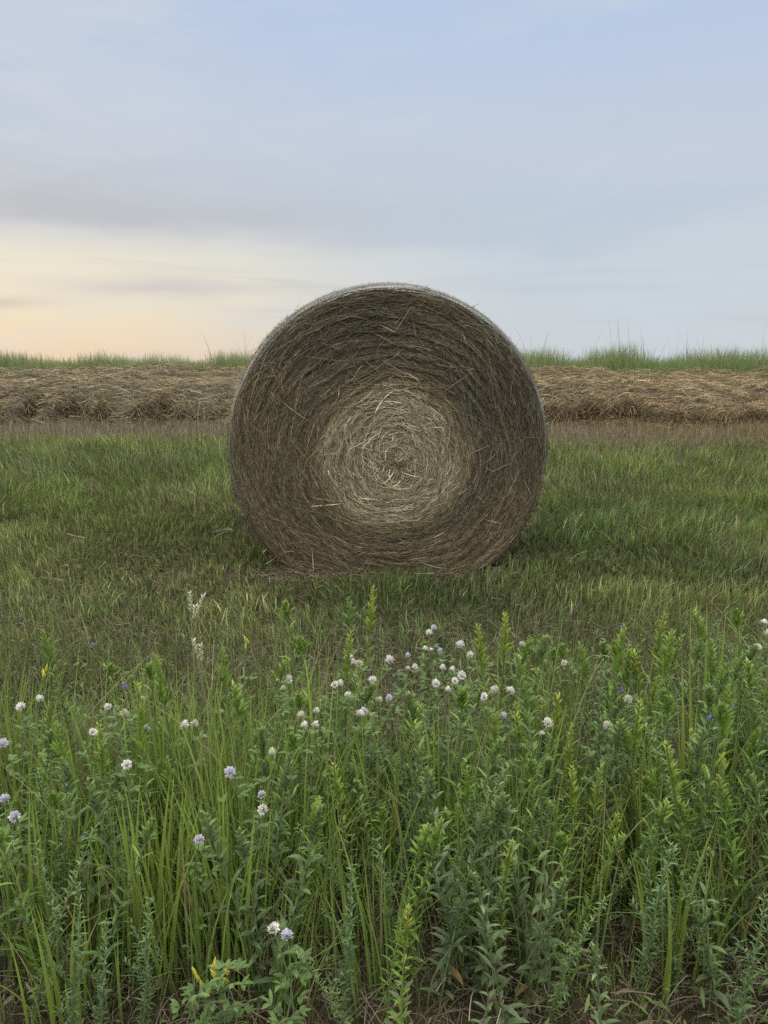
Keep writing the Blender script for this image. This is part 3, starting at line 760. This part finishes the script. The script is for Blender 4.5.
for hd, lb, nm, ct in [
 ([(621, 690, 'p')], 'small purple flower left of the yellowish-tipped leafy goldenrod', 'purple_wildflower', 'purple flower'),
 ([(621, 627, 'p', .48)], 'dark purple flower in the dry grass right of the bale', 'purple_wildflower', 'purple flower'),
 ([(93, 645, 'p', .46)], 'purple flower in the dry grass at upper left of the weeds', 'purple_wildflower', 'purple flower'),
 ([(125, 686, 'p')], 'violet-blue flower over the white flower ball on the left', 'purple_wildflower', 'purple flower'),
 ([(710, 719, 'b'), (722, 711, 'b'), (732, 707, 'b'), (717, 725, 'b')], 'row of pale blue daisy-like flowers at the right', 'blue_wildflower', 'blue flower'),
 ([(46, 670, 'y', .44), (44, 675, 'y', .42)], 'small yellow flower near the left edge beside the thin stalk', 'yellow_wildflower', 'yellow flower'),
 ([(247, 641, 'y', .47), (246, 648, 'y', .45)], 'yellow flower spike left of the bale in the dry grass', 'yellow_wildflower', 'yellow flower'),
 ([(723, 763, 'y', .4), (722, 757, 'y', .41)], 'yellow flower right of the yellow-green grass clump', 'yellow_wildflower', 'yellow flower'),
 ([(195, 973, 'y', .17), (198, 979, 'y', .16), (202, 986, 'y', .15), (207, 993, 'y', .14), (214, 966, 'y', .18), (215, 975, 'y', .165), (227, 972, 'y', .17), (226, 981, 'y', .155)], 'yellow flower spikes low over the bare ground at the bottom left', 'yellow_wildflower', 'yellow flower'),
]:
    flowering(nm, hd, lb, ct, fsize=.62, group='scattered coloured wildflowers', bushy=.5)

# pale seed spikes
def seed_spikes(pts, label):
    hs = [p[2] for p in pts]; sp = [at(p[0], p[1], p[2]) for p in pts]; bx = sp[0][0]; by = sp[0][1]; bz = float(gz(bx, by))
    root = empty('seeding_grass', (bx, by, bz)); tag(root, label, 'seeding grass', 'pale seed spikes in the dry grass')
    st = Bag(); tube(st, [(0, 0, 0), (.003, 0, hs[0]*.5), (0, 0, hs[0]*.85)], .0015, np.array([.16, .17, .08]))
    for s, h in zip(sp, hs):
        top = np.array([s[0]-bx, s[1]-by, h]); low = np.array([0, 0, hs[0]*.82]) if h > hs[0]*.8 else np.array([top[0]*.3, 0, h*.7])
        tube(st, [low*.9+top*.1*0, (low+top)/2, top], .0012, np.array([.18, .19, .09]))
        b = Bag()
        for j in range(26):
            q = j/26; p = low + (top-low)*(.45+.55*q)
            leaf(b, p, j*2.4, U(.7, 1.3), .013*U(.8, 1.2), .005, 0, .3, np.array([.46, .46, .33])*U(.8, 1.15), 3)
        b.obj('seed_spike', M_LEAF, root)
    st.obj('stem', M_STEM, root)
seed_spikes([(190, 593, .56), (204, 595, .55), (196, 606, .54)], 'pale forked seed spikes standing in the dry grass left of the bale')
seed_spikes([(201, 645, .47), (193, 640, .48)], 'small pale seed spikes below the forked ones on the left')

# weeds that nothing tells apart: many leafy stalks and grass clumps
FILL = {'gold_green': 'leafy green weed stalk without open flowers in the thicket before the bale', 'gold_pale': 'pale leafy weed stalk low in the thicket before the bale',
        'wand': 'slim fine-leaved stalk in the crowded weeds before the bale', 'tuft': 'long-bladed green grass clump in the crowded weeds before the bale',
        'thin_tuft': 'thin-bladed grass clump in the crowded weeds before the bale', 'broad': 'small broad-leaved weed on the ground between taller stalks'}
def top_edge(px):
    return float(np.interp(px, [-200, 0, 100, 180, 230, 300, 380, 470, 560, 640, 700, 768, 950], [632, 638, 645, 655, 670, 622, 632, 628, 632, 630, 612, 605, 605]))
def fill(kind, n, lo, hi, dens=None):
    k = 0
    while k < n:
        px = U(-230, 1000); py = top_edge(px) + lo + (hi-lo)*U(0, 1)**1.35
        if py > 990: continue
        if dens and U(0, 1) > dens(px, py): continue
        if U(0, 1) > .30 + .70*float(1-ss(740, 860, py))*(.35 + .65*float(ss(.3, .6, vn(px/60., py/90., 1, 3)))): continue
        if 300 < px < 510 and py < 705 and U(0, 1) < .6: continue
        place(kind, px, py, FILL[kind], height_for(py)*U(.8, 1.12), tilt=.11); k += 1
mid = lambda px, py: .25 + .75*float(ss(240, 330, px)) if py < 850 else .45
left = lambda px, py: 1.0 if px < 260 else .3
fill('gold_green', 150, 5, 215, mid)
fill('gold_pale', 26, 90, 290)
fill('wand', 64, 15, 260)
fill('tuft', 80, 5, 200, left)
fill('thin_tuft', 115, -22, 240)
fill('broad', 4, 220, 340)

# ------------------------------------------------------------------ ground cover under the weeds
def undergrowth():
    bag = Bag(); n = 42000
    x, y = wedge(n, .85, 3.6, 1, .9); d = fbm(x, y, .5, 121); fade = 1 - ss(2.1, 3.3, y + 1.2*(fbm(x, y, .6, 131)-.5))
    keep = rng.random(n) < (.15 + 1.1*ss(.38, .65, d))*(.22 + .65*ss(1.1, 1.7, y))*fade; x, y = x[keep], y[keep]; n = len(x)
    h = rng.uniform(.05, .30, n)*(.6+.7*ss(1.2, 2.0, y))*(1-.5*ss(2.5, 3.1, y)); w = rng.uniform(.0014, .0036, n)
    c = lerp(BLUEG, YGREEN, rng.random(n)*.8); dry = rng.random(n) < .18; c[dry] = TAN*.8; c *= np.exp(rng.normal(-.1, .3, n))[:, None]
    C, S = blades(np.stack([x, y, gz(x, y)], -1), h, rng.uniform(0, 6.28, n), np.abs(rng.normal(.3, .35, n)), w, 5)
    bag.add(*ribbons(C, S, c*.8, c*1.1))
    # little leaves
    n = 42000
    x, y = wedge(n, .9, 3.5, 1, .9); d = fbm(x, y, .35, 125); keep = rng.random(n) < ss(.40, .62, d)*(.4+.6*ss(1.2, 1.9, y))*(1 - ss(1.9, 2.9, y + 1.2*(fbm(x, y, .6, 131)-.5))); x, y = x[keep], y[keep]; n = len(x)
    z = gz(x, y) + rng.uniform(.01, .22, n)*(.4+.6*ss(1.2, 2.0, y))*(1-.5*ss(2.5, 3.0, y))
    c = lerp(np.array([.075, .122, .04]), np.array([.12, .165, .055]), rng.random(n))*np.exp(rng.normal(0, .2, n))[:, None]
    C, S = straws(np.stack([x, y, z], -1), rng.uniform(.012, .035, n), rng.uniform(0, 6.28, n), rng.normal(.3, .5, n), rng.uniform(.005, .009, n), rng.uniform(0, .5, n), 3)
    S *= np.array([.35, 1, .25])[None, :, None]
    bag.add(*ribbons(C, S, c))
    o = bag.obj('undergrowth', M_GRASS); tag(o, 'low tangled green growth on the ground under the taller weeds', 'undergrowth', kind='stuff')
    bag = Bag(); n = 85000
    x, y = wedge(n, .75, 3.8, 1, .9); keep = rng.random(n) < 1-ss(2.2, 3.6, y); x, y = x[keep], y[keep]; n = len(x)
    z = gz(x, y) + rng.uniform(.002, .06, n)
    c = lerp(np.array([.15, .13, .09]), np.array([.09, .07, .045]), rng.random(n)**.7); c *= np.exp(rng.normal(-.15, .35, n))[:, None]
    pale = rng.random(n) < .02; c[pale] = np.array([.27, .245, .195])
    C, S = straws(np.stack([x, y, z], -1), rng.uniform(.02, .13, n)*(.7+.3*np.clip(y, 0, 2)/2), rng.uniform(0, 6.28, n), rng.normal(0, .4, n), rng.uniform(.0008, .002, n), rng.uniform(-.1, .7, n), 5)
    bag.add(*ribbons(C, S, c))
    n = 500        # curled dead leaves
    x, y = wedge(n, .85, 2.6, 1, .5)
    C, S = straws(np.stack([x, y, gz(x, y)+rng.uniform(.005, .06, n)], -1), rng.uniform(.015, .04, n), rng.uniform(0, 6.28, n), rng.normal(0, .6, n), rng.uniform(.005, .011, n), rng.uniform(-.8, 1.2, n), 5)
    S *= np.array([.3, .9, 1, .8, .1])[None, :, None]
    bag.add(*ribbons(C, S, lerp(np.array([.13, .09, .05]), np.array([.19, .155, .11]), rng.random(n))*rng.uniform(.6, 1.1, (n, 1))))
    o = bag.obj('dry_litter', M_STRAW); tag(o, 'brown dead stalks and curled leaves littering the dark soil in the foreground', 'litter', kind='stuff')
undergrowth()

# ------------------------------------------------------------------ sky and light
SUN_AZ = math.radians(-38); SUN_EL = math.radians(2.0)
w = bpy.data.worlds.new('World'); scene.world = w; w.use_nodes = True
nt = w.node_tree; N = nt.nodes; L = nt.links; N.clear()
def val(v):
    return v
def MA(op, a, b=None, c=None, clamp=False):
    n = N.new('ShaderNodeMath'); n.operation = op; n.use_clamp = clamp
    for i, v in enumerate((a, b, c)):
        if v is None: continue
        if isinstance(v, (int, float)): n.inputs[i].default_value = v
        else: L.new(v, n.inputs[i])
    return n.outputs[0]
def SM(v, a, b):
    n = N.new('ShaderNodeMapRange'); n.interpolation_type = 'SMOOTHSTEP'
    n.inputs[1].default_value = a; n.inputs[2].default_value = b; L.new(v, n.inputs[0]); return n.outputs[0]
def RAMP(v, stops):
    n = N.new('ShaderNodeValToRGB'); e = n.color_ramp.elements
    while len(e) < len(stops): e.new(.5)
    for el, (p, c) in zip(e, stops): el.position = p; el.color = (*s2l(*c), 1)
    L.new(v, n.inputs[0]); return n.outputs[0]
def MIX(f, a, b):
    n = N.new('ShaderNodeMixRGB'); 
    if isinstance(f, (int, float)): n.inputs[0].default_value = f
    else: L.new(f, n.inputs[0])
    for i, v in ((1, a), (2, b)):
        if isinstance(v, tuple): n.inputs[i].default_value = (*v, 1)
        else: L.new(v, n.inputs[i])
    return n.outputs[0]
tc = N.new('ShaderNodeTexCoord'); nrm = N.new('ShaderNodeVectorMath'); nrm.operation = 'NORMALIZE'; L.new(tc.outputs['Generated'], nrm.inputs[0])
sp = N.new('ShaderNodeSeparateXYZ'); L.new(nrm.outputs[0], sp.inputs[0])
AZ = MA('ARCTAN2', sp.outputs[0], sp.outputs[1]); EL = MA('ARCSINE', sp.outputs[2])
def NOISE(sx, sy, sz, detail=4, rough=.5, off=0.0, dist=0.0):
    cb = N.new('ShaderNodeCombineXYZ'); L.new(MA('MULTIPLY', AZ, sx), cb.inputs[0]); L.new(MA('MULTIPLY', EL, sy), cb.inputs[1]); cb.inputs[2].default_value = off
    n = N.new('ShaderNodeTexNoise'); n.inputs['Scale'].default_value = sz; n.inputs['Detail'].default_value = detail; n.inputs['Roughness'].default_value = rough; n.inputs['Distortion'].default_value = dist
    L.new(cb.outputs[0], n.inputs['Vector']); return n.outputs['Fac']
E1 = MA('MULTIPLY', EL, 1/1.5708)      # 0..1 up to the zenith
base = RAMP(E1, [(0.0, (207, 213, 219)), (.055, (205, 214, 221)), (.14, (204, 212, 226)), (.235, (187, 205, 232)), (.45, (176, 196, 226)), (1.0, (180, 196, 222))])
warmc = RAMP(E1, [(0.0, (238, 213, 186)), (.022, (242, 223, 194)), (.052, (243, 233, 208)), (.10, (236, 231, 217))])
# warm glow low down at the left, where the sun has gone
wa = MA('SUBTRACT', 1.0, SM(MA('ADD', AZ, MA('MULTIPLY', MA('SUBTRACT', NOISE(1.2, 6, 2, 3, .5, 4), .5), .25)), -.42, .22))
we = MA('SUBTRACT', 1.0, SM(MA('ADD', EL, MA('MULTIPLY', MA('SUBTRACT', NOISE(1.5, 9, 1.6, 3, .5, 9), .5), .06)), .10, .235))
warm = MA('MULTIPLY', wa, we)
c = MIX(warm, base, warmc)
# thin grey sheet above the glow, sweeping to the right
n1 = NOISE(1.6, 7, 1.5, 5, .55, 1.5, .4)
lowedge = MA('ADD', MA('SUBTRACT', .156, MA('MULTIPLY', SM(AZ, -.2, .2), .025)), MA('MULTIPLY', MA('SUBTRACT', n1, .5), .13))
lowedge = MA('ADD', lowedge, MA('MULTIPLY', SM(AZ, .22, .52), .05))
s1 = SM(MA('SUBTRACT', EL, lowedge), -.010, .022)
s2 = MA('SUBTRACT', 1.0, SM(EL, .17, .31))
sheet = MA('MULTIPLY', MA('MULTIPLY', s1, s2), MA('MULTIPLY', MA('ADD', .55, MA('MULTIPLY', NOISE(2, 10, 1.3, 5, .6, 7.1), .9)), MA('ADD', .60, MA('MULTIPLY', MA('SUBTRACT', 1.0, SM(AZ, -.5, .35)), .40))), clamp=True)
greyc = MIX(SM(AZ, -.45, .25), s2l(191, 194, 200), s2l(187, 202, 219))
c = MIX(MA('MULTIPLY', sheet, .80), c, greyc)
c = MIX(MA('MULTIPLY', MA('MULTIPLY', MA('SUBTRACT', 1.0, SM(AZ, -.55, .0)), SM(EL, .15, .3)), .55), c, s2l(204, 211, 223))
# veil of high cirrus, paler patches
pale = SM(NOISE(1.3, 3.5, 1.7, 5, .55, 12.3, .6), .45, .75)
c = MIX(MA('MULTIPLY', pale, MA('MULTIPLY', .6, SM(EL, .12, .3))), c, s2l(206, 215, 227))
mott = NOISE(2.0, 7.5, 2.4, 6, .6, 21.0, .5)
c = MIX(MA('MULTIPLY', SM(mott, .48, .72), MA('MULTIPLY', .42, SM(EL, .12, .2))), c, MIX(SM(AZ, -.5, .1), s2l(198, 199, 205), s2l(195, 206, 222)))
c = MIX(MA('MULTIPLY', SM(mott, .52, .30), .28), c, MIX(SM(AZ, -.5, .1), s2l(226, 224, 220), s2l(209, 218, 229)))
def streak(az0, azw, el0, elw, amt, col):
    global c
    wv = MA('MULTIPLY', MA('SUBTRACT', NOISE(3.0, 12, 1.6, 5, .6, el0*90), .5), .045)
    e = MA('DIVIDE', MA('SUBTRACT', MA('ADD', EL, wv), el0), elw); a_ = MA('DIVIDE', MA('SUBTRACT', AZ, az0), azw)
    g = MA('EXPONENT', MA('MULTIPLY', MA('ADD', MA('MULTIPLY', e, e), MA('MULTIPLY', a_, a_)), -1.0))
    c = MIX(MA('MULTIPLY', g, amt), c, s2l(*col))
streak(-.27, .13, .090, .013, .75, (207, 203, 203)); streak(-.47, .07, .066, .008, .7, (206, 194, 184)); streak(.19, .10, .092, .009, .5, (195, 202, 215)); streak(-.30, .30, .165, .022, .45, (191, 193, 199))
# low streaks
st = SM(NOISE(2.2, 34, 1.4, 5, .55, 2.2, .3), .53, .70)
band = MA('MULTIPLY', SM(EL, .03, .06), MA('SUBTRACT', 1.0, SM(EL, .11, .15)))
c = MIX(MA('MULTIPLY', MA('MULTIPLY', st, band), .35), c, MIX(SM(AZ, -.5, .2), s2l(206, 196, 184), s2l(193, 201, 214)))
# extra sky brightness added overhead and behind the viewer to lift ground and bale
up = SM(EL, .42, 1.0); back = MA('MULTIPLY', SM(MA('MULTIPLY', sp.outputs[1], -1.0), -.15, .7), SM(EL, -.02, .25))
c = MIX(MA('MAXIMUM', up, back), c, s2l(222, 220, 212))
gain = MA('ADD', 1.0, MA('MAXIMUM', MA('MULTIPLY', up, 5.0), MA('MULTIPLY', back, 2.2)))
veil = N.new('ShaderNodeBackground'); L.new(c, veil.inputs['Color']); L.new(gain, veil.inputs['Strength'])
sky = N.new('ShaderNodeTexSky'); sky.sky_type = 'NISHITA'; sky.sun_disc = False; sky.sun_elevation = SUN_EL; sky.sun_rotation = SUN_AZ
clear = N.new('ShaderNodeBackground'); L.new(sky.outputs[0], clear.inputs['Color']); clear.inputs['Strength'].default_value = .06
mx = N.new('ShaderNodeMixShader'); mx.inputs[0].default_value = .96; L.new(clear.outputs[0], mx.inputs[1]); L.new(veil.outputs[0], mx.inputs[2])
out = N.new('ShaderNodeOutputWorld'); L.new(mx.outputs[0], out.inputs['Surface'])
w.cycles.sampling_method = 'MANUAL'; w.cycles.sample_map_resolution = 512

sl = bpy.data.lights.new('sun', 'SUN'); sl.energy = .5; sl.angle = math.radians(25); sl.color = (1, .78, .55)
so = bpy.data.objects.new('sun', sl); COL.objects.link(so)
d = Vector((math.sin(SUN_AZ)*math.cos(math.radians(8)), math.cos(SUN_AZ)*math.cos(math.radians(8)), math.sin(math.radians(8))))
so.rotation_euler = d.to_track_quat('Z', 'Y').to_euler()

vs = scene.view_settings; vs.view_transform = 'Standard'; vs.look = 'None'; vs.exposure = 0; vs.gamma = 1; vs.use_curve_mapping = False
scene.render.engine = 'CYCLES'
cy = scene.cycles; cy.max_bounces = 6; cy.diffuse_bounces = 4; cy.glossy_bounces = 2; cy.transmission_bounces = 4; cy.transparent_max_bounces = 4
cy.use_adaptive_sampling = True; cy.adaptive_threshold = .015
cy.use_denoising = False
